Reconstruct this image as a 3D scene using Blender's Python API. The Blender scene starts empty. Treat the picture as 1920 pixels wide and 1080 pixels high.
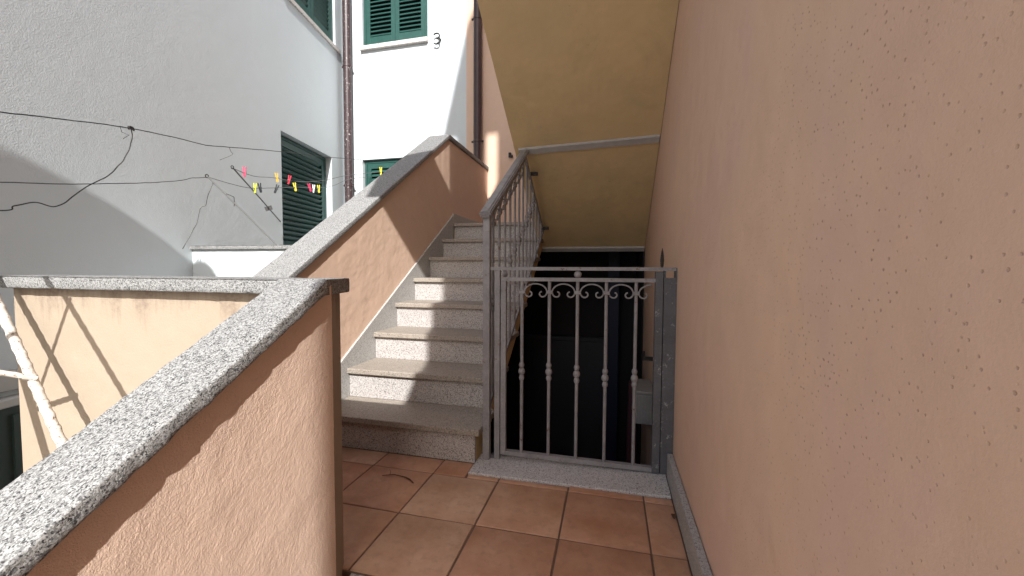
import bpy, bmesh, math, random
from mathutils import Vector, Matrix, noise

random.seed(7)
scene = bpy.context.scene
COL = scene.collection
PI = math.pi
V = Vector

# ------------------------------------------------------------------ camera
YAW, PITCH, ROLL = math.radians(13.835), math.radians(-2.708), math.radians(0.2916)
CAM = V((0.8361, -1.4605, 1.0052))
fwd = V((-math.sin(YAW) * math.cos(PITCH), math.cos(YAW) * math.cos(PITCH), math.sin(PITCH)))
rgt0 = V((math.cos(YAW), math.sin(YAW), 0))
up0 = rgt0.cross(fwd)
rgt = rgt0 * math.cos(ROLL) + up0 * math.sin(ROLL)
upv = up0 * math.cos(ROLL) - rgt0 * math.sin(ROLL)
cd = bpy.data.cameras.new('camera')
cam = bpy.data.objects.new('camera', cd)
COL.objects.link(cam)
m = Matrix((rgt, upv, -fwd)).transposed().to_4x4()
m.translation = CAM
cam.matrix_world = m
cd.sensor_width = 36.0
cd.lens = 755.3 / 1920 * 36.0
cd.clip_start = 0.02
cd.clip_end = 500
scene.camera = cam

# ------------------------------------------------------------------ sky and sun
AZ, EL = math.radians(18.7), math.radians(37.3)
SUN = V((math.sin(AZ) * math.cos(EL), -math.cos(AZ) * math.cos(EL), math.sin(EL)))
world = bpy.data.worlds.new('World')
scene.world = world
world.use_nodes = True
wn = world.node_tree
wn.nodes.clear()
sky = wn.nodes.new('ShaderNodeTexSky')
sky.sky_type = 'NISHITA'
sky.sun_disc = False
sky.sun_elevation = EL
sky.sun_rotation = math.atan2(SUN.x, SUN.y)
sky.air_density = 1.0
sky.dust_density = 2.0
bg = wn.nodes.new('ShaderNodeBackground')
bg.inputs['Strength'].default_value = 0.135
wo = wn.nodes.new('ShaderNodeOutputWorld')
wn.links.new(sky.outputs[0], bg.inputs[0])
wn.links.new(bg.outputs[0], wo.inputs[0])
sd = bpy.data.lights.new('sun', 'SUN')
sd.energy = 4.4
sd.angle = math.radians(0.55)
sd.color = (1.0, 0.985, 0.955)
sun = bpy.data.objects.new('sun', sd)
COL.objects.link(sun)
sun.rotation_euler = (-SUN).to_track_quat('-Z', 'Y').to_euler()
sun.location = (3, -8, 12)

scene.render.engine = 'CYCLES'
scene.cycles.max_bounces = 8
scene.cycles.diffuse_bounces = 6
scene.view_settings.view_transform = 'Standard'
scene.view_settings.look = 'None'
scene.view_settings.exposure = 0.92
scene.view_settings.gamma = 1.0
scene.view_settings.use_curve_mapping = False

# ------------------------------------------------------------------ materials
class N:
    def __init__(s, name):
        s.m = bpy.data.materials.new(name)
        s.m.use_nodes = True
        s.t = s.m.node_tree
        s.t.nodes.clear()
        s.out = s.add('ShaderNodeOutputMaterial')
        s.b = s.add('ShaderNodeBsdfPrincipled')
        s.link(s.b.outputs[0], s.out.inputs[0])
        s.co = s.add('ShaderNodeTexCoord').outputs['Object']
    def add(s, t, **kw):
        n = s.t.nodes.new(t)
        for k, v in kw.items():
            setattr(n, k, v)
        return n
    def link(s, a, b):
        s.t.links.new(a, b)
    def noise(s, scale, detail=3, rough=0.55, vec=None, dist=0.0):
        n = s.add('ShaderNodeTexNoise')
        n.inputs['Scale'].default_value = scale
        n.inputs['Detail'].default_value = detail
        n.inputs['Roughness'].default_value = rough
        n.inputs['Distortion'].default_value = dist
        s.link(vec or s.co, n.inputs['Vector'])
        return n.outputs['Fac']
    def voro(s, scale, feature='F1', out='Distance', vec=None, rnd=1.0):
        n = s.add('ShaderNodeTexVoronoi', feature=feature)
        n.inputs['Scale'].default_value = scale
        n.inputs['Randomness'].default_value = rnd
        s.link(vec or s.co, n.inputs['Vector'])
        return n.outputs[out]
    def ramp(s, fac, stops, interp='LINEAR'):
        n = s.add('ShaderNodeValToRGB')
        n.color_ramp.interpolation = interp
        e = n.color_ramp.elements
        while len(e) < len(stops):
            e.new(0.5)
        for el, (p, c) in zip(e, stops):
            el.position = p
            el.color = (c, c, c, 1) if not hasattr(c, '__len__') else (*c, 1)
        s.link(fac, n.inputs[0])
        return n.outputs[0]
    def mix(s, fac, a, b, mode='MIX'):
        n = s.add('ShaderNodeMix', data_type='RGBA', blend_type=mode)
        for sock, v in ((n.inputs['Factor'], fac), (n.inputs['A'], a), (n.inputs['B'], b)):
            if hasattr(v, 'is_linked'):
                s.link(v, sock)
            elif hasattr(v, '__len__'):
                sock.default_value = (*v, 1)
            else:
                sock.default_value = v
        return n.outputs['Result']
    def math(s, op, a, b=0.0):
        n = s.add('ShaderNodeMath', operation=op)
        for sock, v in zip(n.inputs, (a, b)):
            if hasattr(v, 'is_linked'):
                s.link(v, sock)
            else:
                sock.default_value = v
        return n.outputs[0]
    def scale_vec(s, v3, rot=(0, 0, 0)):
        n = s.add('ShaderNodeMapping')
        n.inputs['Scale'].default_value = v3
        n.inputs['Rotation'].default_value = rot
        s.link(s.co, n.inputs['Vector'])
        return n.outputs[0]
    def color(s, c):
        if hasattr(c, 'is_linked'):
            s.link(c, s.b.inputs['Base Color'])
        else:
            s.b.inputs['Base Color'].default_value = (*c, 1)
    def bump(s, h, strength, dist, prev=None):
        n = s.add('ShaderNodeBump')
        n.inputs['Strength'].default_value = strength
        n.inputs['Distance'].default_value = dist
        s.link(h, n.inputs['Height'])
        if prev is not None:
            s.link(prev, n.inputs['Normal'])
        return n.outputs[0]
    def finish(s, rough, normal=None, metallic=0.0, spec=0.4):
        if hasattr(rough, 'is_linked'):
            s.link(rough, s.b.inputs['Roughness'])
        else:
            s.b.inputs['Roughness'].default_value = rough
        s.b.inputs['Metallic'].default_value = metallic
        s.b.inputs['Specular IOR Level'].default_value = spec
        if normal is not None:
            s.link(normal, s.b.inputs['Normal'])
        return s.m


def mul(c, k):
    return tuple(x * k for x in c)


def plaster(name, base, grain=140, strength=0.5, depth=0.004, var=0.1, pits=0.0, tint=None, streak=None, lumps=0.7, wavy=0.25, stain=None):
    n = N(name)
    big = n.ramp(n.noise(1.3, 4), [(0.3, 0.0), (0.7, 1.0)])
    tint = tint or mul(base, 1 - var)
    c = n.mix(big, base, tint)
    mid = n.ramp(n.noise(9, 4), [(0.35, 0.0), (0.7, 1.0)])
    c = n.mix(n.math('MULTIPLY', mid, 0.35), c, mul(base, 1 - 1.6 * var))
    fine = n.noise(grain, 4, 0.6)
    lump = n.noise(grain * 0.22, 3, 0.5)
    soft = n.noise(6, 2)
    h = n.math('ADD', n.math('MULTIPLY', fine, 1.0), n.math('MULTIPLY', lump, lumps))
    nrm = n.bump(soft, wavy, 0.03)
    nrm = n.bump(h, strength, depth, nrm)
    if pits:
        sep = n.add('ShaderNodeSeparateXYZ')
        n.link(n.co, sep.inputs[0])
        flat = n.add('ShaderNodeCombineXYZ')
        n.link(sep.outputs[1], flat.inputs[0])
        n.link(sep.outputs[2], flat.inputs[1])
        def v2d(scale, out):
            q = n.add('ShaderNodeTexVoronoi', voronoi_dimensions='2D')
            q.inputs['Scale'].default_value = scale
            n.link(flat.outputs[0], q.inputs['Vector'])
            return q.outputs[out]
        size = n.ramp(v2d(84, 'Color'), [(0.5, 0.0), (1.0, 0.10)])
        near = n.ramp(n.math('SUBTRACT', v2d(84, 'Distance'), size), [(0.0, 1.0), (0.10, 0.0)])
        where = n.ramp(n.noise(1.7, 3, 0.6), [(0.42, 0.0), (0.72, 1.0)])
        pick = n.ramp(v2d(84, 'Color'), [(0.55, 0.0), (0.75, 1.0)])
        pit = n.math('MULTIPLY', n.math('MULTIPLY', near, where), pick)
        lil = n.ramp(n.noise(1.9, 4, 0.65, vec=n.scale_vec((1, 1.3, 0.8))), [(0.52, 0.0), (0.66, 1.0)])
        c = n.mix(n.math('MULTIPLY', lil, 0.5), c, (0.62, 0.42, 0.36))
        yel = n.ramp(n.noise(3.1, 4, 0.6, vec=n.scale_vec((1, 1.0, 0.45))), [(0.5, 0.0), (0.7, 1.0)])
        c = n.mix(n.math('MULTIPLY', yel, 0.4), c, (0.66, 0.48, 0.33))
        c = n.mix(n.math('MULTIPLY', pit, pits), c, mul(base, 0.25))
        nrm = n.bump(n.math('SUBTRACT', 1.0, pit), 0.6, 0.004, nrm)
        # pale scuffs
        chip = n.math('MULTIPLY', n.ramp(n.voro(17), [(0.035, 1.0), (0.06, 0.0)]), n.ramp(n.noise(3.3, 2), [(0.55, 0.0), (0.62, 1.0)]))
        c = n.mix(n.math('MULTIPLY', chip, 0.6), c, (0.62, 0.52, 0.44))
    if stain:
        col, amount = stain
        f = n.ramp(n.noise(2.4, 6, 0.7, dist=0.6), [(0.48, 0.0), (0.72, 1.0)])
        c = n.mix(n.math('MULTIPLY', f, amount), c, col)
        f = n.math('MULTIPLY', n.ramp(n.noise(38, 5, 0.75), [(0.62, 0.0), (0.7, 1.0)]), n.ramp(n.noise(1.6, 3), [(0.52, 0.0), (0.62, 1.0)]))
        c = n.mix(n.math('MULTIPLY', f, 0.5), c, mul(col, 0.6))
    if streak:
        z0, col, amount = streak                      # drip marks below a coping at height z0 (object space)
        sep = n.add('ShaderNodeSeparateXYZ')
        n.link(n.co, sep.inputs[0])
        drop = n.math('SUBTRACT', z0, sep.outputs[2])
        st = n.noise(1.0, 4, 0.7, vec=n.scale_vec((15, 15, 1.9)))
        reach = n.math('MULTIPLY', n.ramp(st, [(0.36, 0.0), (0.70, 1.0)]), 0.20)
        f = n.ramp(n.math('SUBTRACT', reach, drop), [(0.0, 0.0), (0.10, 1.0)])
        spk = n.ramp(n.noise(60, 4, 0.7), [(0.35, 0.25), (0.65, 1.0)])
        c = n.mix(n.math('MULTIPLY', n.math('MULTIPLY', f, spk), amount), c, col)
    n.color(c)
    return n.finish(0.9, nrm, spec=0.15)


def granite(name, light, mid, dark, cell=260, dirt=0.0, dirtcol=(0.2, 0.15, 0.1), rough=0.55, bump=0.25, darkness=0.2):
    n = N(name)
    wob = n.add('ShaderNodeTexNoise')
    wob.inputs['Scale'].default_value = cell * 0.6
    n.link(n.co, wob.inputs['Vector'])
    add = n.add('ShaderNodeVectorMath', operation='MULTIPLY_ADD')
    n.link(wob.outputs['Color'], add.inputs[0])
    add.inputs[1].default_value = (1.6 / cell,) * 3
    n.link(n.co, add.inputs[2])
    v = n.voro(cell, out='Color', vec=add.outputs[0])
    v2 = n.voro(cell * 0.6, out='Color', vec=add.outputs[0])
    c = n.ramp(v, [(0.0, dark), (darkness, dark), (darkness + 0.06, mid), (darkness + 0.3, mid), (darkness + 0.42, light), (1.0, light)])
    c = n.mix(n.ramp(v2, [(0.12, 0.75), (0.2, 0.0)]), c, dark)
    c = n.mix(n.ramp(v2, [(0.62, 0.0), (0.75, 0.55)]), c, light)
    cloud = n.noise(5, 4)
    c = n.mix(n.math('MULTIPLY', n.ramp(cloud, [(0.3, 0.0), (0.75, 1.0)]), 0.22), c, mid)
    if dirt:
        d = n.ramp(n.noise(4.5, 5, 0.65), [(0.25, 0.35), (0.75, 1.0)])
        c = n.mix(n.math('MULTIPLY', d, dirt), c, dirtcol)
    n.color(c)
    nrm = n.bump(n.noise(cell * 0.5, 4, 0.65), bump, 0.004)
    return n.finish(rough, nrm, spec=0.35)


def painted_metal(name, base, rust=0.0, rough=0.45, chips=None, grain=60, flake=30):
    n = N(name)
    c = n.mix(n.ramp(n.noise(14, 5, 0.6), [(0.35, 0.0), (0.7, 1.0)]), base, mul(base, 0.72))
    c = n.mix(n.math('MULTIPLY', n.ramp(n.noise(90, 3), [(0.5, 0.0), (0.75, 1.0)]), 0.35), c, mul(base, 1.5))
    if rust:
        r = n.ramp(n.noise(flake, 6, 0.75), [(0.60 - 0.2 * rust, 0.0), (0.70 - 0.2 * rust, 1.0)])
        c = n.mix(r, c, (0.11, 0.045, 0.02))
    if chips:
        r = n.ramp(n.noise(34, 6, 0.8), [(0.60, 0.0), (0.64, 1.0)])
        c = n.mix(r, c, chips)
    n.color(c)
    nrm = n.bump(n.noise(grain, 5, 0.7), 0.3, 0.003)
    return n.finish(rough, nrm, spec=0.4)


def plain(name, base, rough=0.5, var=0.15, spec=0.35, grain=40):
    n = N(name)
    c = n.mix(n.ramp(n.noise(grain, 4), [(0.3, 0.0), (0.7, 1.0)]), base, mul(base, 1 - var))
    n.color(c)
    return n.finish(rough, n.bump(n.noise(grain * 3, 3), 0.12, 0.002), spec=spec)


def terracotta(name, base, seed):
    n = N(name)
    mp = n.add('ShaderNodeMapping')
    mp.inputs['Location'].default_value = (seed * 3.1, seed * 1.7, 0)
    n.link(n.co, mp.inputs['Vector'])
    co = mp.outputs[0]
    a = n.ramp(n.noise(5, 5, 0.6, vec=co), [(0.32, 0.0), (0.68, 1.0)])
    c = n.mix(a, base, mul((base[0], base[1] * 0.84, base[2] * 0.72), 0.72))
    b = n.ramp(n.noise(26, 5, 0.65, vec=co), [(0.5, 0.0), (0.8, 1.0)])
    c = n.mix(n.math('MULTIPLY', b, 0.6), c, mul(base, 0.5))
    g = n.ramp(n.noise(70, 4, 0.7, vec=co), [(0.6, 0.0), (0.75, 1.0)])
    c = n.mix(n.math('MULTIPLY', g, 0.4), c, mul(base, 0.45))
    d = n.ramp(n.noise(11, 4, 0.6, vec=co), [(0.6, 0.0), (0.8, 1.0)])
    c = n.mix(n.math('MULTIPLY', d, 0.35), c, mul(base, 1.35))
    n.color(c)
    nrm = n.bump(n.noise(20, 4, vec=co), 0.18, 0.006)
    nrm = n.bump(n.noise(220, 3, vec=co), 0.15, 0.001, nrm)
    r = n.ramp(n.noise(9, 3, vec=co), [(0.3, 0.42), (0.7, 0.62)])
    return n.finish(r, nrm, spec=0.4)


PINK = (0.70, 0.485, 0.35)
M = {
    'pink': plaster('pink_plaster', (0.67, 0.48, 0.365), grain=150, strength=0.35, depth=0.003, var=0.08),
    'pink_coarse': plaster('pink_coarse_stucco', (0.66, 0.485, 0.38), grain=300, strength=0.75, depth=0.0025, var=0.05, lumps=0.3),
    'pink_wall': plaster('pink_house_plaster', PINK, grain=170, strength=0.25, depth=0.003, var=0.09, pits=0.45, tint=(0.66, 0.445, 0.345)),
    'pink_lit': plaster('sunlit_pink_plaster', (0.37, 0.30, 0.23), grain=160, strength=0.35, depth=0.003, var=0.07, streak=(2.525, (0.16, 0.11, 0.085), 0.6)),  # same pink paint; its overexposed sunlit look is put into the base colour
    'ochre': plaster('ochre_soffit_plaster', (0.66, 0.475, 0.26), grain=120, strength=0.15, depth=0.003, var=0.12, tint=(0.57, 0.43, 0.24), stain=((0.40, 0.33, 0.19), 0.5)),
    'white': plaster('white_plaster', (0.575, 0.62, 0.64), grain=120, strength=0.6, depth=0.003, var=0.04, wavy=0.07, lumps=0.5),
    'granite_coping': granite('granite_coping_stone', (0.36, 0.36, 0.355), (0.17, 0.168, 0.166), (0.028, 0.028, 0.028), cell=420, bump=0.5, rough=0.7, darkness=0.24),
    'granite_step': granite('granite_step_stone', (0.50, 0.475, 0.455), (0.31, 0.285, 0.275), (0.07, 0.06, 0.058), cell=330, rough=0.5, bump=0.12, darkness=0.2),
    'granite_tread': granite('granite_tread_stone', (0.37, 0.33, 0.285), (0.24, 0.21, 0.18), (0.07, 0.06, 0.052), cell=300, dirt=0.25, dirtcol=(0.23, 0.18, 0.135), rough=0.55, bump=0.1, darkness=0.16),
    'granite_skirt': granite('granite_skirting_stone', (0.47, 0.46, 0.44), (0.31, 0.30, 0.29), (0.10, 0.10, 0.10), cell=380, rough=0.5, bump=0.12, darkness=0.16),
    'granite_floor': granite('granite_threshold_stone', (0.62, 0.60, 0.58), (0.42, 0.40, 0.39), (0.12, 0.11, 0.11), cell=330, rough=0.6, bump=0.1, darkness=0.18),
    'grey_metal': painted_metal('grey_painted_iron', (0.25, 0.24, 0.243), rust=0.03, rough=0.5),
    'dark_metal': painted_metal('dark_weathered_steel', (0.10, 0.10, 0.108), rough=0.55, chips=(0.30, 0.30, 0.30)),
    'black_iron': plain('black_iron', (0.02, 0.019, 0.018), 0.6),
    'rusty': painted_metal('rusty_iron', (0.10, 0.05, 0.03), rust=0.8, rough=0.8),
    'white_rebar': painted_metal('white_paint_over_rust', (0.60, 0.56, 0.50), rust=0.30, rough=0.7, grain=160, flake=85),
    'pipe': painted_metal('brown_downpipe_paint', (0.05, 0.03, 0.032), rough=0.4, chips=(0.5, 0.48, 0.46)),
    'pipe_dark': painted_metal('dark_brown_downpipe_paint', (0.06, 0.035, 0.035), rough=0.4),
    'green': painted_metal('green_shutter_paint', (0.02, 0.075, 0.064), rough=0.45, grain=30),
    'dark_green': plain('dark_green_metal', (0.035, 0.05, 0.045), 0.5),
    'marble': granite('pale_sill_stone', (0.62, 0.58, 0.55), (0.45, 0.41, 0.39), (0.2, 0.18, 0.17), cell=120, rough=0.6, bump=0.1, darkness=0.1),
    'concrete': plaster('grey_concrete', (0.46, 0.45, 0.43), grain=70, strength=0.3, var=0.15),
    'grout': plain('grout', (0.17, 0.11, 0.075), 0.9),
    'cellar': plain('shade_dark_cellar', (0.022, 0.02, 0.021), 0.9),  # near-black base colour puts the unlit cellar's darkness into its walls
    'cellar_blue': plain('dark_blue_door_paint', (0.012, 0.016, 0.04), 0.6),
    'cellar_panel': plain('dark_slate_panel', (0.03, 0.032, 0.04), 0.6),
    'box_grey': plain('pale_grey_plastic', (0.26, 0.255, 0.25), 0.5),
    'maroon': plain('maroon_cloth', (0.06, 0.018, 0.025), 0.9),
    'wire': plain('dark_wire', (0.03, 0.028, 0.027), 0.6),
    'wire_grey': plain('grey_wire', (0.13, 0.13, 0.13), 0.5),
    'trim': plain('grey_joint_strip', (0.42, 0.40, 0.385), 0.7, grain=25),
    'twig': plain('dry_brown_twig', (0.10, 0.05, 0.025), 0.9),
    'peg_pink': plain('pink_plastic', (0.62, 0.05, 0.13), 0.35, 0.05),
    'peg_red': plain('red_plastic', (0.55, 0.03, 0.06), 0.35, 0.05),
    'peg_yellow': plain('yellow_plastic', (0.72, 0.58, 0.04), 0.35, 0.05),
    'peg_lime': plain('lime_plastic', (0.55, 0.62, 0.05), 0.35, 0.05),
    'peg_orange': plain('orange_yellow_plastic', (0.65, 0.40, 0.06), 0.35, 0.05),
    'peg_white': plain('white_plastic', (0.8, 0.8, 0.78), 0.35, 0.05),
    'peg_black': plain('black_plastic', (0.03, 0.035, 0.04), 0.35, 0.05),
}
TILES = [terracotta('terracotta_tile_%d' % i, c, i + 1) for i, c in enumerate(
    [(0.55, 0.315, 0.20), (0.58, 0.35, 0.225), (0.53, 0.295, 0.185), (0.56, 0.36, 0.24)])]

# ------------------------------------------------------------------ helpers
def thing(name, label, cat, loc=(0, 0, 0), rotz=0.0, group=None):
    o = bpy.data.objects.new(name, None)
    o.empty_display_size = 0.1
    COL.objects.link(o)
    o.location = loc
    o.rotation_euler = (0, 0, rotz)
    o['label'] = label
    o['category'] = cat
    if group:
        o['group'] = group
    return o


def tag(o, label, cat, group=None):
    o['label'] = label
    o['category'] = cat
    if group:
        o['group'] = group
    return o


def root_of(o):
    while o.parent:
        o = o.parent
    return o


def obj(name, bm, mat, parent=None, local=False, smooth=False):
    """Link a bmesh built in world coordinates (or, local=True, in its thing's frame)."""
    if parent is not None and not local:
        off = root_of(parent).location
        bmesh.ops.translate(bm, verts=bm.verts, vec=-off)
    me = bpy.data.meshes.new(name)
    bmesh.ops.recalc_face_normals(bm, faces=bm.faces)
    bm.to_mesh(me)
    bm.free()
    me.materials.append(mat if not isinstance(mat, str) else M[mat])
    if smooth:
        for p in me.polygons:
            p.use_smooth = True
        try:
            me.set_sharp_from_angle(angle=math.radians(40))
        except Exception:
            pass
    o = bpy.data.objects.new(name, me)
    COL.objects.link(o)
    if parent is not None:
        o.parent = parent
    return o


def structure(o):
    o['kind'] = 'structure'
    return o


def box(bm, x0, x1, y0, y1, z0, z1, bev=0.0, seg=1):
    b = bmesh.new()
    vs = [b.verts.new((x, y, z)) for x in (x0, x1) for y in (y0, y1) for z in (z0, z1)]
    for f in ((0, 1, 3, 2), (4, 6, 7, 5), (0, 4, 5, 1), (2, 3, 7, 6), (0, 2, 6, 4), (1, 5, 7, 3)):
        b.faces.new([vs[i] for i in f])
    if bev:
        bmesh.ops.bevel(b, geom=b.edges[:], offset=bev, segments=seg, affect='EDGES', profile=0.5)
    merge(bm, b)
    return bm


def merge(bm, b, mat=None):
    if mat is not None:
        bmesh.ops.transform(b, matrix=mat, verts=b.verts)
    me = bpy.data.meshes.new('tmp')
    b.to_mesh(me)
    b.free()
    bm.from_mesh(me)
    bpy.data.meshes.remove(me)


def newbox(*a, **k):
    return box(bmesh.new(), *a, **k)


def prism(bm, poly, axis, a0, a1, bev=0.0):
    """poly: 2-D outline; axis 'x': (y,z) outline, 'y': (x,z), 'z': (x,y)."""
    b = bmesh.new()
    def mk(p, t):
        return {'x': (t, p[0], p[1]), 'y': (p[0], t, p[1]), 'z': (p[0], p[1], t)}[axis]
    lo = [b.verts.new(mk(p, a0)) for p in poly]
    hi = [b.verts.new(mk(p, a1)) for p in poly]
    b.faces.new(lo)
    b.faces.new(hi[::-1])
    n = len(poly)
    for i in range(n):
        j = (i + 1) % n
        b.faces.new((lo[i], lo[j], hi[j], hi[i]))
    bmesh.ops.recalc_face_normals(b, faces=b.faces)
    if bev:
        bmesh.ops.bevel(b, geom=b.edges[:], offset=bev, segments=2, affect='EDGES', profile=0.5)
    bmesh.ops.triangulate(b, faces=[f for f in b.faces if len(f.verts) > 4])
    merge(bm, b)
    return bm


def frames(pts):
    pts = [V(p) for p in pts]
    out = []
    ref = None
    for i, p in enumerate(pts):
        t = (pts[min(i + 1, len(pts) - 1)] - pts[max(i - 1, 0)]).normalized()
        if ref is None:
            ref = V((0, 0, 1)) if abs(t.z) < 0.9 else V((0, 1, 0))
        a = t.cross(ref)
        if a.length < 1e-6:
            a = t.orthogonal()
        a.normalize()
        b = a.cross(t).normalized()
        ref = b
        out.append((p, a, b))
    return out


def tube(bm, pts, r, n=8, rfun=None):
    rings = []
    fr = frames(pts)
    for k, (p, a, b) in enumerate(fr):
        ring = []
        for i in range(n):
            t = 2 * PI * i / n
            rr = r[k] if hasattr(r, '__len__') else r
            if rfun:
                rr = rr * rfun(k, t)
            ring.append(bm.verts.new(p + (a * math.cos(t) + b * math.sin(t)) * rr))
        rings.append(ring)
    for r0, r1 in zip(rings, rings[1:]):
        for i in range(n):
            j = (i + 1) % n
            bm.faces.new((r0[i], r0[j], r1[j], r1[i]))
    bm.faces.new(rings[0][::-1])
    bm.faces.new(rings[-1])
    return bm


def bar(bm, p0, p1, w, h):
    """Rectangular bar between two points; w sideways, h upwards."""
    p0, p1 = V(p0), V(p1)
    t = (p1 - p0).normalized()
    ref = V((0, 0, 1)) if abs(t.z) < 0.95 else V((0, 1, 0))
    a = t.cross(ref).normalized() * w / 2
    b = a.cross(t).normalized() * h / 2
    q0 = [bm.verts.new(p0 + a * s + b * u) for s, u in ((1, 1), (-1, 1), (-1, -1), (1, -1))]
    q1 = [bm.verts.new(p1 + a * s + b * u) for s, u in ((1, 1), (-1, 1), (-1, -1), (1, -1))]
    for i in range(4):
        j = (i + 1) % 4
        bm.faces.new((q0[i], q0[j], q1[j], q1[i]))
    bm.faces.new(q0[::-1])
    bm.faces.new(q1)
    return bm


def lathe(bm, prof, cx, cy, n=10):
    rings = []
    for r, z in prof:
        rings.append([bm.verts.new((cx + r * math.cos(2 * PI * i / n), cy + r * math.sin(2 * PI * i / n), z)) for i in range(n)])
    for r0, r1 in zip(rings, rings[1:]):
        for i in range(n):
            j = (i + 1) % n
            bm.faces.new((r0[i], r0[j], r1[j], r1[i]))
    bm.faces.new(rings[0][::-1])
    bm.faces.new(rings[-1])
    return bm


def nz(p, s):
    return noise.noise(p * s)


def coping(name, stations, x0, x1, th, mat, parent, step=0.012, amp=0.0012, rad=0.006, end_skew=None, axis='y'):
    """Stone coping: rounded section swept along stations (y, z_top); uneven sawn edges.
    axis 'x' swaps the roles of x and y.  end_skew: list of (x offset of far side) at the ends."""
    prof = []                                                  # (side 0..1, down) outline, dense near arrises
    w = x1 - x0
    k = max(3, int(w / step))
    top = [rad + (w - 2 * rad) * i / k for i in range(k + 1)]
    for s in top:
        prof.append((s, 0.0))
    for i in range(1, 4):
        a = PI / 2 * i / 4
        prof.append((w - rad + rad * math.sin(a), rad - rad * math.cos(a)))
    kk = max(2, int((th - 2 * rad) / step))
    for i in range(kk + 1):
        prof.append((w, rad + (th - 2 * rad) * i / kk))
    prof.append((w - rad * 0.3, th - rad * 0.3))
    prof.append((w - rad, th))
    prof.append((rad, th))
    prof.append((rad * 0.3, th - rad * 0.3))
    for i in range(kk + 1):
        prof.append((0, th - rad - (th - 2 * rad) * i / kk))
    for i in range(1, 4):
        a = PI / 2 * i / 4
        prof.append((rad - rad * math.cos(a) if False else rad * (1 - math.cos(PI / 2 - a)) * 0 + rad - rad * math.cos(PI / 2 - a) , rad - rad * math.sin(a)))
    ys = []
    for (ya, za), (yb, zb) in zip(stations, stations[1:]):
        n = max(1, int(abs(yb - ya) / step))
        for i in range(n):
            ys.append((ya + (yb - ya) * i / n, za + (zb - za) * i / n))
    ys.append(stations[-1])
    bm = bmesh.new()
    rings = []
    L0, L1 = ys[0][0], ys[-1][0]
    for y, z in ys:
        ring = []
        for s, d in prof:
            yy = y
            if end_skew:
                f = (y - L0) / (L1 - L0)
                frac = s / w
                yy = y + (end_skew[0] * (1 - f) + end_skew[1] * f) * frac
            p = V((x0 + s, yy, z - d)) if axis == 'y' else V((yy, x0 + s, z - d))
            e = V((nz(p, 60), nz(p + V((9, 0, 0)), 60), nz(p + V((0, 9, 0)), 60))) * amp
            e += V((nz(p, 18), 0, nz(p + V((3, 3, 0)), 18))) * amp * 0.9
            if axis == 'x':
                e = V((e.y, e.x, e.z))
            ring.append(bm.verts.new(p + e))
        rings.append(ring)
    n = len(prof)
    for r0, r1 in zip(rings, rings[1:]):
        for i in range(n):
            j = (i + 1) % n
            bm.faces.new((r0[i], r0[j], r1[j], r1[i]))
    bm.faces.new(rings[0][::-1])
    bm.faces.new(rings[-1])
    bmesh.ops.triangulate(bm, faces=[f for f in bm.faces if len(f.verts) > 4])
    return obj(name, bm, mat, parent, smooth=True)


def rough_face(name, pt, nu, nv, nrm, amp, mat, parent, scales=(70, 22, 5)):
    """A displaced plaster skin: pt(u, v) gives the plane point for u, v in 0..1."""
    nrm = V(nrm)
    verts, faces = [], []
    for i in range(nu + 1):
        for j in range(nv + 1):
            p = V(pt(i / nu, j / nv))
            d = nz(p, scales[0]) * amp + nz(p + V((5, 1, 0)), scales[1]) * amp * 0.3 + nz(p + V((1, 7, 0)), scales[2]) * amp * 1.6
            verts.append(p + nrm * d)
    off = root_of(parent).location
    for i in range(nu):
        for j in range(nv):
            a = i * (nv + 1) + j
            faces.append((a, a + nv + 1, a + nv + 2, a + 1))
    me = bpy.data.meshes.new(name)
    me.from_pydata([v - off for v in verts], [], faces)
    me.materials.append(M[mat])
    for p in me.polygons:
        p.use_smooth = True
    o = bpy.data.objects.new(name, me)
    COL.objects.link(o)
    o.parent = parent
    return o


# ------------------------------------------------------------------ ground
bm = bmesh.new()
vs = [bm.verts.new(p) for p in ((-60, -60, -1.6), (60, -60, -1.6), (60, 60, -1.6), (-60, 60, -1.6))]
bm.faces.new(vs)
structure(obj('ground', bm, 'concrete'))

# ------------------------------------------------------------------ landing floor, tiled
floor = structure(obj('landing_floor', newbox(-0.81, 1.138, -0.333, 0.60, -0.22, -0.005), 'grout'))
T = 0.33
G = 0.0035


def tile_mesh(w, d, mat, seed):
    b = bmesh.new()
    box(b, -w / 2, w / 2, -d / 2, d / 2, -0.014, 0)
    bmesh.ops.bevel(b, geom=[e for e in b.edges if all(abs(v.co.z) < 1e-6 for v in e.verts)], offset=0.004, segments=2, affect='EDGES', profile=0.5)
    bmesh.ops.recalc_face_normals(b, faces=b.faces)
    me = bpy.data.meshes.new('tile')
    b.to_mesh(me)
    b.free()
    me.materials.append(mat)
    for p in me.polygons:
        p.use_smooth = True
    me.set_sharp_from_angle(angle=math.radians(50))
    return me


tile_cache = {}


def tile(x0, x1, y0, y1, k):
    x0 += G; x1 -= G; y0 += G; y1 -= G
    w, d = round(x1 - x0, 4), round(y1 - y0, 4)
    key = (w, d, k)
    if key not in tile_cache:
        tile_cache[key] = tile_mesh(w, d, TILES[k], k)
    o = bpy.data.objects.new('tile', tile_cache[key])
    COL.objects.link(o)
    o.parent = floor
    o.location = ((x0 + x1) / 2, (y0 + y1) / 2, random.uniform(-0.001, 0.0008))
    o.rotation_euler = (random.uniform(-0.003, 0.003), random.uniform(-0.003, 0.003), random.uniform(-0.004, 0.004))


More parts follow.
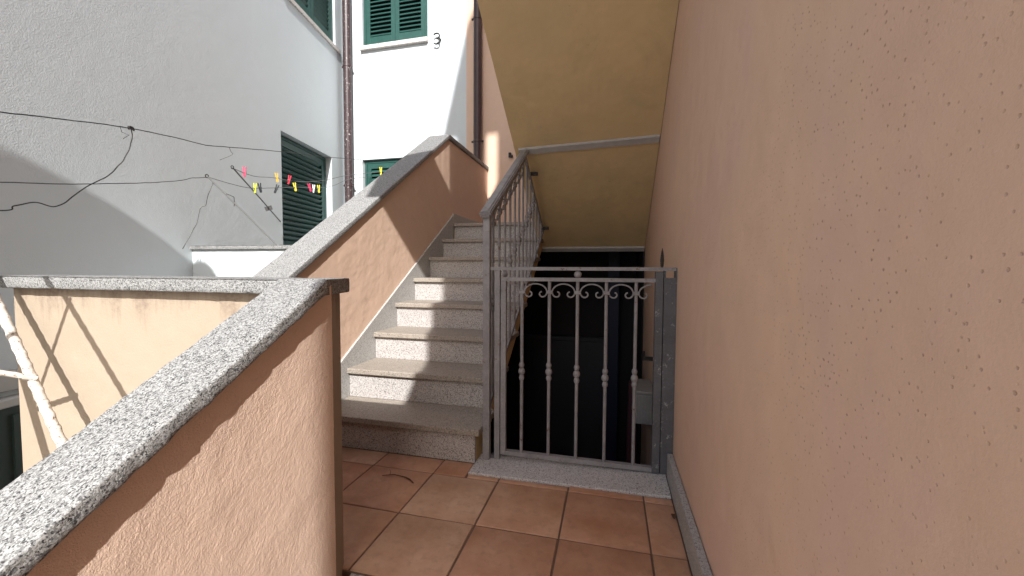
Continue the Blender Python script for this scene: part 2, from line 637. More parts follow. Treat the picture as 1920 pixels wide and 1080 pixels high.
kinds = [1, 3, 0, 2, 1, 0, 2, 0, 3, 1, 2, 0]
c = 0
for j, (ya, yb) in enumerate(((-0.33, 0.0), (0.0, 0.33))):
    for i in range(-3, 4):
        xa, xb = i * T, (i + 1) * T
        xa, xb = max(xa, -0.80), min(xb, 1.112)
        if xb - xa < 0.05 or (xa < -0.2 and j == 0 and xb < -0.1):
            continue
        tile(xa, xb, ya, yb, kinds[c % len(kinds)])
        c += 1
for xa, xb in ((-0.80, -0.66), (-0.66, -0.33), (-0.33, 0.0), (0.0, 0.166)):
    tile(xa, xb, 0.33, 0.475, kinds[c % len(kinds)])
    c += 1
for xa, xb in ((0.171, 0.33), (0.33, 0.66), (0.66, 0.99), (0.99, 1.112)):
    tile(xa, xb, 0.33, 0.368 if xa < 0.5 else 0.380, kinds[c % len(kinds)])
    c += 1

# ------------------------------------------------------------------ right-hand house
XW = 1.14
house = thing('pink_house', 'tall pink plastered house wall along the right side of the landing', 'house', (XW, -3.45, -1.6))
bm = bmesh.new()
box(bm, XW, 6.0, -3.45, 3.77, -1.6, 4.6)
box(bm, 1.20, 6.0, -3.448, 3.768, 4.601, 6.6)
obj('wall', bm, 'pink_wall', house)
bm = bmesh.new()                                               # back facade of the same house behind the stairs
box(bm, -1.098, XW - 0.003, 3.772, 4.3, -1.6, 6.4)
o = obj('back_wall', bm, 'pink', house)
o['label'] = 'pink plastered back facade behind the stair landing'
bm = bmesh.new()                                               # added unseen screen, slotted and cut to shape sunlight and shade
box(bm, 1.20, 1.58, -3.45, -3.30, 6.603, 8.6)
box(bm, 1.78, 6.0, -3.45, -3.30, 6.603, 8.6)
box(bm, 1.58, 1.78, -3.448, -3.302, 6.603, 7.3)
prism(bm, [(1.0, 8.603), (1.35, 10.05), (1.55, 10.4), (6.0, 10.4), (6.0, 8.603)], 'y', -3.45, -3.30)
obj('shade_screen', bm, 'pink', house)
obj('sun_blocker', newbox(1.032, XW + 0.002, -3.453, -3.2, -1.6, 3.57, bev=0.004), 'pink', house)  # added unseen block keeping stray sun off the floor and first step
o = obj('skirting', newbox(1.112, XW - 0.002, -0.333, 0.575, 0.0, 0.118, bev=0.003), 'granite_skirt', house)
o['label'] = 'speckled granite skirting along the wall foot'

# ------------------------------------------------------------------ white house (left wall and front wall)
white = thing('white_house', 'white plastered house with green louvred shutters across the courtyard', 'house', (-3.0, 3.78, -1.6))
C0 = V((-3.0, 3.78, 0))
TH = math.radians(9.7)
LU = V((math.sin(TH), -math.cos(TH), 0))                        # along the left wall, towards the viewer
LN = V((math.cos(TH), math.sin(TH), 0))                         # out of the left wall
FU, FN = V((1, 0, 0)), V((0, -1, 0))                            # along / out of the front wall


def wall_open(name, O, U, Nn, u0, u1, z0, z1, opens, depth, mat, parent):
    us = sorted({u0, u1, *[o[0] for o in opens], *[o[1] for o in opens]})
    zs = sorted({z0, z1, *[o[2] for o in opens], *[o[3] for o in opens]})
    bm = bmesh.new()
    def P(u, z, d=0.0):
        return O + U * u - Nn * d + V((0, 0, z))
    def quad(*ps):
        bm.faces.new([bm.verts.new(p) for p in ps])
    for ua, ub in zip(us, us[1:]):
        for za, zb in zip(zs, zs[1:]):
            if any(o[0] <= ua and ub <= o[1] and o[2] <= za and zb <= o[3] for o in opens):
                continue
            quad(P(ua, za), P(ub, za), P(ub, zb), P(ua, zb))
    for a, b, c_, d_ in opens:
        D = depth
        quad(P(a, c_), P(a, d_), P(a, d_, D), P(a, c_, D))
        quad(P(b, c_), P(b, d_), P(b, d_, D), P(b, c_, D))
        quad(P(a, c_), P(b, c_), P(b, c_, D), P(a, c_, D))
        quad(P(a, d_), P(b, d_), P(b, d_, D), P(a, d_, D))
        quad(P(a, c_, D), P(b, c_, D), P(b, d_, D), P(a, d_, D))
    B = 0.4
    quad(P(u0, z0, B), P(u1, z0, B), P(u1, z1, B), P(u0, z1, B))
    quad(P(u0, z1), P(u1, z1), P(u1, z1, B), P(u0, z1, B))
    quad(P(u1, z0), P(u1, z1), P(u1, z1, B), P(u1, z0, B))
    quad(P(u0, z0), P(u0, z1), P(u0, z1, B), P(u0, z0, B))
    bmesh.ops.remove_doubles(bm, verts=bm.verts, dist=1e-5)
    return obj(name, bm, mat, parent)


# openings: u0, u1, z0, z1
L_LOW, L_UP = (0.37, 1.46, 1.18, 2.53), (0.22, 1.30, 4.10, 5.60)
F_LOW, F_UP = (0.30, 1.28, 1.18, 2.575), (0.32, 1.335, 4.165, 5.65)
wall_open('side_wall', C0, LU, LN, 0.0, 9.0, -1.6, 6.4, [L_LOW, L_UP], 0.13, 'white', white)
wall_open('front_wall', C0, FU, FN, 0.0, 1.901, -1.6, 6.4, [F_LOW, F_UP], 0.10, 'white', white)


def shutter(O, U, Nn, op, recess, label, leaves=2):
    a, b, z0, z1 = op
    a += 0.012; b -= 0.012; z1 -= 0.012; z0 += 0.004
    ang = math.atan2(U.y, U.x)
    mat4 = Matrix((U, -Nn, V((0, 0, 1)))).transposed().to_4x4()     # local x along wall, y into wall
    mat4.translation = O
    bm = bmesh.new()
    lw = bmesh.new()
    d0, d1 = recess, recess + 0.04
    fr = 0.035
    box(lw, a, b, d0, d1, z1 - fr, z1, bev=0.002)
    box(lw, a, a + fr, d0, d1, z0, z1 - fr, bev=0.002)
    box(lw, b - fr, b, d0, d1, z0, z1 - fr, bev=0.002)
    mid = (a + b) / 2
    slots = []
    st = 0.062
    spans = ((a + fr + 0.003, mid - 0.002), (mid + 0.002, b - fr - 0.003)) if leaves == 2 else ((a + fr + 0.003, b - fr - 0.003),)
    for s0, s1 in spans:
        e0, e1 = d0 + 0.003, d1 - 0.004
        zz0, zz1 = z0 + 0.005, z1 - fr - 0.003
        box(lw, s0, s0 + st, e0, e1, zz0, zz1, bev=0.003)
        box(lw, s1 - st, s1, e0, e1, zz0, zz1, bev=0.003)
        box(lw, s0 + st, s1 - st, e0, e1, zz1 - 0.075, zz1, bev=0.003)
        box(lw, s0 + st, s1 - st, e0, e1, zz0, zz0 + 0.13, bev=0.003)
        zm = (zz0 + zz1) / 2
        slots.append((s0 + st, s1 - st, zz0 + 0.13, zz1 - 0.075))
    merge(bm, lw, mat4)
    p = obj('shutter', bm, 'green', white)
    lw = bmesh.new()
    box(lw, a + fr, b - fr, recess + 0.050, recess + 0.056, z0, z1 - fr)
    bm = bmesh.new()
    merge(bm, lw, mat4)
    obj('slat_shade_backing', bm, 'black_iron', p)  # black sheet put in for the shade between the slats
    p['label'] = label
    off = white.location
    for s0, s1, za, zb in slots:
        w = s1 - s0
        me = obj_slat(w)
        n = int((zb - za) / 0.058)
        pitch = (zb - za) / n
        for i in range(n):
            z = za + pitch * (i + 0.5)
            o = bpy.data.objects.new('slat', me)
            COL.objects.link(o)
            o.parent = p
            pos = O + U * ((s0 + s1) / 2) - Nn * (recess + 0.022) + V((0, 0, z))
            o.location = pos - off
            o.delta_rotation_euler = (random.uniform(-0.02, 0.02), 0, 0)
            o.rotation_euler = (0, 0, ang)
    return p


slat_cache = {}


def obj_slat(w):
    k = round(w, 4)
    if k not in slat_cache:
        b = bmesh.new()
        box(b, -w / 2, w / 2, -0.030, 0.030, -0.004, 0.004, bev=0.0015)
        bmesh.ops.rotate(b, verts=b.verts, matrix=Matrix.Rotation(math.radians(50), 3, 'X'), cent=(0, 0, 0))
        me = bpy.data.meshes.new('slat')
        b.to_mesh(me)
        b.free()
        me.materials.append(M['green'])
        slat_cache[k] = me
    return slat_cache[k]


shutter(C0, LU, LN, L_LOW, 0.08, 'closed green louvred shutter low on the side wall behind the clothes lines', 1)
shutter(C0, LU, LN, L_UP, 0.03, 'closed green louvred shutter high on the side wall')
shutter(C0, FU, FN, F_LOW, 0.04, 'closed green louvred shutter half hidden by the stair coping')
shutter(C0, FU, FN, F_UP, 0.02, 'closed green louvred shutter high on the sunlit front wall')


def sill(O, U, Nn, u0, u1, z0, z1, out):
    mat4 = Matrix((U, -Nn, V((0, 0, 1)))).transposed().to_4x4()
    mat4.translation = O
    b = bmesh.new()
    box(b, u0, u1, -out, 0.10, z0, z1, bev=0.005, seg=2)
    bm = bmesh.new()
    merge(bm, b, mat4)
    return obj('window_sill', bm, 'marble', white)


sill(C0, LU, LN, 0.10, 1.42, 4.045, 4.098, 0.022)
sill(C0, FU, FN, 0.305, 1.345, 4.105, 4.163, 0.05)
# plinth band and cellar door low on the side wall
mat4 = Matrix((LU, -LN, V((0, 0, 1)))).transposed().to_4x4()
mat4.translation = C0
for nm, a in (('plinth_band', (3.2, 6.5, -0.04, 0.05, 0.33, 0.44)), ('plinth_ledge', (3.2, 6.5, -0.07, 0.05, 0.25, 0.30))):
    b = bmesh.new()
    box(b, *a, bev=0.008)
    bm = bmesh.new()
    merge(bm, b, mat4)
    obj(nm, bm, 'concrete', white)
b = bmesh.new()
box(b, 3.3, 6.3, -0.03, 0.05, -1.598, 0.247, bev=0.004)
for k in range(6):
    box(b, 3.35 + k * 0.48, 3.38 + k * 0.48, -0.045, -0.03, -1.5, 0.2)
bm = bmesh.new()
merge(bm, b, mat4)
o = obj('cellar_door', bm, 'dark_green', white)
o['label'] = 'dark green metal door low on the side wall'

# ------------------------------------------------------------------ upper flight over the gate
UPX0 = 0.135
upper = thing('upper_staircase', 'ochre plastered underside of the upper stair flight above the gate', 'staircase', (UPX0, 2.53, 1.2))


def sof(y):
    return 2.77 - 0.62 * y


bm = bmesh.new()
prism(bm, [(2.53, sof(2.53)), (-1.9, sof(-1.9)), (-1.9, sof(-1.9) + 0.26), (2.53, sof(2.53) + 0.26)], 'x', UPX0, XW - 0.003)
obj('soffit', bm, 'ochre', upper)
bm = bmesh.new()
for k in range(14):
    y1 = 2.53 - 0.297 * k
    z0 = sof(y1) + 0.22
    box(bm, UPX0 + 0.11, XW - 0.004, y1 - 0.295, y1, z0, z0 + 0.225)
obj('steps', bm, 'granite_step', upper)
bm = bmesh.new()
prism(bm, [(2.53, sof(2.53) + 0.263), (-1.9, sof(-1.9) + 0.263), (-1.9, sof(-1.9) + 1.07), (2.53, sof(2.53) + 1.07)], 'x', UPX0, UPX0 + 0.10)
obj('side_parapet', bm, 'pink', upper)


def soffit_strip(ya, yb, w, d):
    """Joint strip across the soffit from the open side (ya) to the wall (yb)."""
    bm = bmesh.new()
    vs = []
    for x, y in ((UPX0 + 0.03, ya), (XW - 0.006, yb)):
        for s, e in ((-w / 2, 0.001), (w / 2, 0.001), (w / 2, -d), (-w / 2, -d)):
            vs.append(bm.verts.new((x, y + s, sof(y + s) + e)))
    for i in range(4):
        j = (i + 1) % 4
        bm.faces.new((vs[i], vs[j], vs[4 + j], vs[4 + i]))
    bm.faces.new(vs[:4][::-1])
    bm.faces.new(vs[4:])
    return obj('joint_strip', bm, 'trim', upper)


soffit_strip(1.455, 1.425, 0.042, 0.014)
bm = bmesh.new()
prism(bm, [(2.495, sof(2.495) - 0.016), (2.495, sof(2.495) + 0.002), (2.534, sof(2.534) + 0.03), (2.534, sof(2.534) - 0.022)], 'x', UPX0 + 0.02, XW - 0.006)
obj('joint_strip', bm, 'trim', upper)
# balustrade on the upper parapet
bm = bmesh.new()
bar(bm, (UPX0 + 0.05, 2.5, sof(2.5) + 2.02), (UPX0 + 0.05, -1.88, sof(-1.88) + 2.02), 0.05, 0.04)
obj('handrail', bm, 'grey_metal', upper)
for k in range(36):
    y = 2.44 - 0.12 * k
    bm = bmesh.new()
    tube(bm, [(UPX0 + 0.05, y, sof(y) + 1.06), (UPX0 + 0.05, y, sof(y) + 2.02)], 0.006, 6)
    obj('baluster', bm, 'grey_metal', upper)

# ------------------------------------------------------------------ main staircase
RISE, RUN, Y1 = 0.185, 0.297, 0.447
XS, XR = -0.784, 0.195
stairs = thing('granite_staircase', 'speckled granite staircase climbing beside the pink parapet', 'staircase', (XS, Y1, 0))
NT = 8
for k in range(1, NT + 1):
    yf = Y1 + (k - 1) * RUN
    z = k * RISE
    yb = yf + RUN + 0.04 if k < NT else 3.768
    x1 = XR if k < NT else XW - 0.004
    bm = newbox(XS, x1, yf, yb if k == NT else yb - 0.012, z - 0.033, z, bev=0.005, seg=2)
    obj('tread', bm, 'granite_tread', stairs)
    bm = newbox(XS + 0.002, XR - 0.03, yf + 0.028, yf + 0.05, z - RISE + (0.0 if k > 1 else 0.0), z - 0.033)
    obj('riser', bm, 'granite_step', stairs)
# concrete body with ochre side
side = []
for k in range(1, NT + 1):
    yf = Y1 + (k - 1) * RUN + 0.051
    side += [(yf, (k - 1) * RISE - (0.034 if k > 1 else 0.0)), (yf, k * RISE - 0.034)]
bot = lambda y: 1.2 - 0.63 * (2.5 - y)
poly = side + [(2.75, NT * RISE - 0.034), (2.75, bot(2.5)), (2.5, bot(2.5)), (0.60, 0.0)]
poly[0] = (Y1 + 0.051, 0.0)
bm = bmesh.new()
prism(bm, poly, 'x', -0.80, XR - 0.03)
o = obj('stair_body', bm, 'ochre', stairs)
o['label'] = 'ochre painted side of the stair slab'
bm = newbox(-0.80, XW - 0.006, 2.752, 3.768, NT * RISE - 0.19, NT * RISE - 0.034)
obj('landing_slab', bm, 'ochre', stairs)
# sloping skirting on the parapet side
nos = lambda y: RISE + (RISE / RUN) * (y - Y1)
bm = bmesh.new()
prism(bm, [(Y1 - 0.02, 0.0), (Y1 - 0.02, nos(Y1 - 0.02) + 0.085), (2.53, nos(2.53) + 0.085), (2.53, 0.3)], 'x', -0.811, XS + 0.001, bev=0.003)
o = obj('skirting', bm, 'granite_skirt', stairs)
o['label'] = 'sloping granite skirting beside the treads'
bm = newbox(-0.811, XS, 2.533, 3.768, NT * RISE, NT * RISE + 0.105, bev=0.003)
obj('skirting', bm, 'granite_skirt', stairs)

# ------------------------------------------------------------------ stair parapet (left of the flight)
sp = thing('stair_parapet', 'pink plastered parapet with granite coping rising along the stairs', 'wall', (-0.9, -0.29, -1.6))
ctop = lambda y: 0.972 + 0.655 * (y - 0.3)
bm = bmesh.new()
YB = 2.43
prism(bm, [(-0.27, -1.6), (-0.27, 0.72), (0.0, ctop(0.0) - 0.05), (YB, ctop(YB) - 0.05), (3.765, ctop(YB) - 0.05), (3.765, -1.6)], 'x', -0.985, -0.84)
obj('wall', bm, 'pink', sp)
def sp_pt(u, v):
    y = -0.26 + u * (3.76 + 0.26)
    zt = ctop(min(max(y, 0), YB)) - 0.052
    return (-0.797, y, -0.02 + v * (zt + 0.02))
rough_face('plaster_face', sp_pt, 260, 150, (1, 0, 0), 0.0008, 'pink', sp, scales=(40, 9, 2.2))
coping('coping', [(0.0, ctop(0.0)), (YB, ctop(YB))], -1.005, -0.78, 0.042, 'granite_coping', sp, step=0.02, amp=0.001)
coping('coping', [(YB + 0.001, ctop(YB)), (3.765, ctop(YB))], -1.005, -0.78, 0.042, 'granite_coping', sp, step=0.02, amp=0.001)

# ------------------------------------------------------------------ cross parapet at the top of the lower flight
cp = thing('cross_parapet', 'sunlit pink plastered parapet with level granite coping crossing the courtyard', 'wall', (-0.7, -0.40, -1.6))
bm = bmesh.new()
P1, P2 = (0.027, -0.43), (-0.037, -0.30)
prism(bm, [(-1.375, -0.4301), (P1[0], P1[1]), (P2[0], P2[1]), (-1.375, -0.30)], 'z', -1.6, 0.9255)
b2 = bm
bmesh.ops.bevel(b2, geom=[e for e in b2.edges if abs(e.verts[0].co.z - e.verts[1].co.z) > 1], offset=0.008, segments=2, affect='EDGES')
obj('wall', b2, 'pink_lit', cp)
coping('coping', [(-1.42, 0.971), (0.040, 0.971)], -0.472, -0.272, 0.045, 'granite_coping', cp, step=0.014, amp=0.0012, axis='x', end_skew=(0.0, -0.062), rad=0.008)

# ------------------------------------------------------------------ near parapet (lower flight)
npw = thing('near_parapet', 'pink stucco parapet with rough granite coping in the foreground', 'wall', (0.0, -1.0, -1.6))
ntop = lambda y: 0.971 + 0.577 * (y + 0.484)
bm = bmesh.new()
prism(bm, [(-3.4, -1.6), (-0.433, -1.6), (-0.433, ntop(-0.433) - 0.05), (-3.4, ntop(-3.4) - 0.05)], 'x', -0.08, 0.020)
obj('wall', bm, 'pink_coarse', npw)
def np_pt(u, v):
    y = -1.75 + u * (1.75 - 0.428)
    zt = ntop(y) - 0.048
    return (0.0295, y, zt - 1.25 + v * 1.25)
rough_face('stucco_face', np_pt, 480, 440, (1, 0, 0), 0.0006, 'pink_coarse', npw, scales=(190, 70, 3.5))
coping('coping', [(-3.4, ntop(-3.4)), (-0.474, ntop(-0.474) - 0.004)], -0.112, 0.052, 0.042, 'granite_coping', npw, step=0.009, amp=0.0022, rad=0.007)

# ------------------------------------------------------------------ lower steps towards the viewer
low = thing('entrance_steps', 'granite steps dropping away from the edge of the tiled landing', 'stairs', (0.5, -0.34, -1.6))
obj('nosing', newbox(0.016, XW - 0.002, -0.372, -0.335, -0.035, -0.001, bev=0.004), 'granite_step', low)
for k in range(1, 8):
    ya = -0.36 - 0.3 * k
    z = -0.173 * k
    obj('tread', newbox(0.016, XW - 0.002, ya - 0.03, ya + 0.30, z - 0.035, z, bev=0.004), 'granite_tread', low)
    obj('riser', newbox(0.017, XW - 0.003, ya + 0.285, ya + 0.30, z, z + 0.138), 'granite_step', low)

# ------------------------------------------------------------------ threshold slab under the gate
bm = bmesh.new()
prism(bm, [(0.170, 0.364), (1.108, 0.385), (1.108, 0.628), (0.170, 0.572)], 'z', -0.05, 0.009, bev=0.002)
tag(obj('threshold_slab', bm, 'granite_floor'), 'flat granite threshold slab under the iron gate', 'threshold')

# ------------------------------------------------------------------ iron gate
ROT = math.atan2(0.055, 0.926)
gate = thing('iron_gate', 'grey wrought iron gate with scrolls and knuckled bars', 'gate', (0.209, 0.538, 0.0), ROT)
def gob(name, bm, mat='grey_metal', parent=None, smooth=False):
    return obj(name, bm, mat, parent or gate, local=True, smooth=smooth)
gob('stile', newbox(0.077, 0.105, -0.014, 0.014, 0.035, 0.943, bev=0.002))
gob('stile', newbox(0.834, 0.870, -0.016, 0.016, 0.012, 0.996, bev=0.002), 'dark_metal')
bm = bmesh.new(); bar(bm, (0.105, 0, 0.046), (0.834, 0, 0.026), 0.026, 0.022); gob('bottom_rail', bm)
bm = bmesh.new(); bar(bm, (0.077, 0, 0.953), (0.834, 0, 0.953), 0.026, 0.018); gob('rail', bm)
bm = bmesh.new(); bar(bm, (0.018, 0, 1.007), (0.925, 0, 1.008), 0.028, 0.017); gob('top_rail', bm)
BARS = [0.186, 0.326, 0.466, 0.606, 0.747]


def knuckle_profile(z):
    pr = []
    for dz, r in ((-0.047, 0.007), (-0.044, 0.0115), (-0.033, 0.0145), (-0.022, 0.0115), (-0.0185, 0.009), (-0.015, 0.012), (-0.008, 0.0165), (0.0, 0.018), (0.008, 0.0165), (0.015, 0.012),
                  (0.0185, 0.009), (0.022, 0.0115), (0.033, 0.0145), (0.044, 0.0115), (0.047, 0.007)):
        pr.append((r, z + dz))
    return pr


KZ = [0.478, 0.482, 0.478, 0.466, 0.472]
for u, kz in zip(BARS, KZ):
    zb = 0.046 - 0.02 * (u - 0.105) / 0.73
    bm = bmesh.new()
    tube(bm, [(u, 0, zb), (u + 0.0005, 0, 0.5), (u, 0, 0.945)], 0.0082, 8)
    bb = gob('bar', bm, smooth=True)
    gob('knuckle', lathe(bmesh.new(), knuckle_profile(kz), u, 0, 12), parent=bb, smooth=True)
    gob('collar', newbox(u - 0.016, u + 0.016, -0.011, 0.011, 0.880, 0.897, bev=0.002), parent=bb)
bm = bmesh.new()
bmesh.ops.create_uvsphere(bm, u_segments=12, v_segments=8, radius=0.019, matrix=Matrix.Translation((0.466, 0, 0.979)))
gob('ball', bm, smooth=True)


def scroll_half(cx, w, sgn, zc=0.0):
    """From the crown of the arch down one side and into the curl (local x, z)."""
    pts = []
    for i in range(9):
        a = PI / 2 - (PI / 2) * i / 8
        pts.append((cx + sgn * w * math.cos(a), 0.888 + 0.043 * math.sin(a) + zc))
    r0 = 0.022
    ccx = cx + sgn * (w - r0)
    for i in range(1, 15):
        a = -2 * PI * 0.70 * i / 14
        r = r0 * (1 - 0.42 * i / 14)
        pts.append((ccx + sgn * r * math.cos(a), 0.878 + r * 1.05 * math.sin(a) + zc + (0.010 * (1 - i / 14))))
    return pts


for a, b in zip(BARS, BARS[1:]):
    cx, w = (a + b) / 2, (b - a) / 2 - 0.013
    pts = scroll_half(cx, w, -1)[::-1] + scroll_half(cx, w, 1)[1:]
    bm = bmesh.new()
    tube(bm, [(x, 0, z) for x, z in pts], 0.0042, 6)
    gob('scroll', bm, smooth=True)
for cx, sgn in ((BARS[-1] + 0.073, -1), (BARS[0] - 0.073, 1)):
    bm = bmesh.new()
    tube(bm, [(x, 0, z) for x, z in scroll_half(cx, 0.060, sgn)], 0.0042, 6)
    gob('scroll', bm, smooth=True)

gp = thing('hinge_post', 'narrow grey steel post between stair railing and gate', 'post', (0.209, 0.538, 0.0), ROT)
obj('post', newbox(0.044, 0.073, -0.014, 0.016, 0.008, 0.999, bev=0.002), 'grey_metal', gp, local=True)
obj('hinge', newbox(0.0725, 0.0785, -0.008, 0.008, 0.15, 0.21), 'dark_metal', gp, local=True)
obj('hinge', newbox(0.0725, 0.0785, -0.008, 0.008, 0.80, 0.86), 'dark_metal', gp, local=True)
obj('foot_plate', newbox(0.026, 0.044, -0.010, 0.012, 0.012, 0.030), 'dark_metal', gp, local=True)

lp = thing('lock_post', 'wide dark weathered steel post against the pink wall with a square cut-out', 'post', (0.209, 0.538, 0.0), ROT)
bm = bmesh.new()
box(bm, 0.8735, 0.938, -0.012, 0.022, 0.008, 0.966)
box(bm, 0.8735, 0.8815, -0.012, 0.022, 0.966, 1.000)
box(bm, 0.9235, 0.938, -0.012, 0.022, 0.966, 1.000)
box(bm, 0.926, 0.938, -0.012, 0.022, 1.000, 1.014)
bmesh.ops.remove_doubles(bm, verts=bm.verts, dist=1e-5)
obj('plate', bm, 'dark_metal', lp, local=True)
bm = bmesh.new()
prof = [(0.006, 1.012), (0.0085, 1.03), (0.0095, 1.05), (0.008, 1.07), (0.005, 1.09), (0.001, 1.108)]
prof2 = []
for (r0, z0), (r1, z1) in zip(prof, prof[1:]):
    for i in range(4):
        t = i / 4
        prof2.append(((r0 + (r1 - r0) * t) * (1.0 if i % 2 else 0.86), z0 + (z1 - z0) * t))
prof2.append(prof[-1])
lathe(bm, prof2, 0.864, 0.0, 8)
obj('spike', bm, 'black_iron', lp, local=True)
obj('latch', newbox(0.845, 0.872, 0.016, 0.03, 0.52, 0.56, bev=0.002), 'dark_metal', lp, local=True)

# ------------------------------------------------------------------ stair railing
RX = 0.215
rail = thing('stair_railing', 'grey wrought iron railing on the open side of the stairs', 'railing', (RX, 0.525, 0.0))
hz = lambda y: 1.286 + 0.607 * (y - 0.508)                     # handrail line
bz = lambda y: 1.345 - 0.635 * (2.245 - y)                     # bottom rail line
YT, YE = 1.430, 2.245
bm = newbox(RX - 0.018, RX + 0.018, 0.507, 0.543, 0.009, hz(0.525) - 0.012, bev=0.002)
obj('newel_post', bm, 'grey_metal', rail)
bm = bmesh.new()
hs, he = (0.488, YT)
for w, dz, h in ((0.046, -0.006, 0.012), (0.062, 0.004, 0.010), (0.050, 0.013, 0.010), (0.030, 0.020, 0.006)):
    bar(bm, (RX, hs, hz(hs) + dz), (RX, he, hz(he) + dz), w, h)
obj('handrail', bm, 'grey_metal', rail)
bm = bmesh.new()
bar(bm, (RX, YT, hz(YT) - 0.03), (RX, YE, bz(YE) + 0.01), 0.02, 0.02)
obj('end_rail', bm, 'grey_metal', rail)
bm = bmesh.new()
bar(bm, (RX, 0.543, bz(0.543)), (RX, YE, bz(YE)), 0.012, 0.022)
obj('bottom_rail', bm, 'grey_metal', rail)
bm = bmesh.new()
bar(bm, (RX, 0.543, hz(0.543) - 0.045), (RX, YT - 0.01, hz(YT - 0.01) - 0.045), 0.018, 0.012)
obj('rail', bm, 'grey_metal', rail)
toprail = lambda y: hz(y) - 0.045 if y < YT else (hz(YT) - 0.03) + (bz(YE) + 0.01 - hz(YT) + 0.03) * (y - YT) / (YE - YT)
YB_ = [0.63 + 0.125 * k for k in range(13)]
for y in YB_:
    z0, z1 = bz(y), toprail(y)
    if z1 - z0 < 0.05:
        continue
    bm = bmesh.new()
    tube(bm, [(RX, y, z0), (RX, y, z1)], 0.0078, 8)
    bb = obj('baluster', bm, 'grey_metal', rail, smooth=True)
    zk = (bz(y) + hz(y)) / 2 - 0.02
    if zk + 0.05 < z1:
        obj('knuckle', lathe(bmesh.new(), knuckle_profile(zk), RX, y, 10), 'grey_metal', bb, smooth=True)
    if y < YT - 0.1:
        zc = hz(y) - 0.112
        obj('collar', newbox(RX - 0.011, RX + 0.011, y - 0.015, y + 0.015, zc - 0.009, zc + 0.009, bev=0.002), 'grey_metal', bb)
for ya, yb in zip(YB_, YB_[1:]):
    if yb > YT:
        break
    cx, w = (ya + yb) / 2, (yb - ya) / 2 - 0.012
    pts = scroll_half(cx, w, -1)[::-1] + scroll_half(cx, w, 1)[1:]
    bm = bmesh.new()
    tube(bm, [(RX, y, z - 0.888 + hz(y) - 0.112) for y, z in pts], 0.0045, 6)
    obj('scroll', bm, 'grey_metal', rail, smooth=True)
for y, z in ((1.62, sof(1.62) - 0.03), (2.2, sof(2.2) - 0.03)):
    obj('fixing', newbox(RX - 0.008, RX + 0.06, y - 0.012, y + 0.012, z - 0.012, z + 0.012), 'black_iron', rail)

# ------------------------------------------------------------------ cellar under the stairs
cel = thing('cellar', 'dark cellar entrance under the stairs behind the gate', 'cellar', (0.6, 2.6, -1.6))
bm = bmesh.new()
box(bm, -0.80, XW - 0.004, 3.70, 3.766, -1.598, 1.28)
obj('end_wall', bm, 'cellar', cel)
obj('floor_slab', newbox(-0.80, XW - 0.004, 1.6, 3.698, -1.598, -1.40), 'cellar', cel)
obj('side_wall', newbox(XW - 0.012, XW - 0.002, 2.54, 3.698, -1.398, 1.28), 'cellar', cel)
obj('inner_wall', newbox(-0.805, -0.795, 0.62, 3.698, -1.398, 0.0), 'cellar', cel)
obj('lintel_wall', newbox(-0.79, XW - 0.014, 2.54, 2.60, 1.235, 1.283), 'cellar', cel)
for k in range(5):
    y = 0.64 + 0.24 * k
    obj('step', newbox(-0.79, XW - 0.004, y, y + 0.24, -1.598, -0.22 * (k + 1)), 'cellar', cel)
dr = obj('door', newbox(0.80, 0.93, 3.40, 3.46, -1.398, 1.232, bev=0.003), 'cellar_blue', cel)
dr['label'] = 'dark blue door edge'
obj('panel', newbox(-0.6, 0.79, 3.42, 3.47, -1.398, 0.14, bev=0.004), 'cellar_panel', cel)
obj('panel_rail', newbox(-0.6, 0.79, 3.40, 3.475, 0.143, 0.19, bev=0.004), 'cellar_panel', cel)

mb = thing('meter_box', 'pale grey ribbed box fixed to the wall behind the gate', 'box', (1.07, 1.45, -0.06))
bx_ = obj('case', newbox(1.005, XW - 0.002, 1.40, 1.72, -0.06, 0.150, bev=0.006), 'box_grey', mb)
for k in range(6):
    obj('rib', newbox(1.014 + k * 0.02, 1.022 + k * 0.02, 1.393, 1.401, -0.045, 0.135), 'box_grey', mb)
obj('lid', newbox(0.998, XW - 0.003, 1.393, 1.73, 0.152, 0.172, bev=0.004), 'box_grey', mb)
br = thing('wall_bracket', 'small black iron bracket on the wall above the grey box', 'bracket', (1.13, 1.35, 0.40))
obj('arm', newbox(1.05, XW - 0.002, 1.33, 1.35, 0.40, 0.425), 'black_iron', br)
obj('upright', newbox(1.115, 1.135, 1.33, 1.35, 0.425, 0.48), 'black_iron', br)
obj('upright', newbox(1.05, 1.062, 1.33, 1.35, 0.425, 0.46), 'black_iron', br)
bm = bmesh.new()
prism(bm, [(0.97, -1.18), (1.06, -1.18), (1.05, 0.06), (1.02, 0.12), (0.99, 0.08)], 'y', 1.90, 1.98, bev=0.004)
tag(obj('leaning_board', bm, 'maroon'), 'dark maroon board standing in the cellar entrance', 'board')

# ------------------------------------------------------------------ low white wall with cap
lwall = thing('low_white_wall', 'low bright white wall with thin stone cap below the clothes line', 'wall', (-1.8, 1.2, -1.6))
obj('wall', newbox(-2.555, -1.008, 1.17, 1.33, -1.6, 1.148), 'white', lwall)
coping('cap', [(-2.57, 1.182), (-1.007, 1.182)], 1.145, 1.355, 0.032, 'granite_coping', lwall, step=0.02, axis='x', rad=0.006)

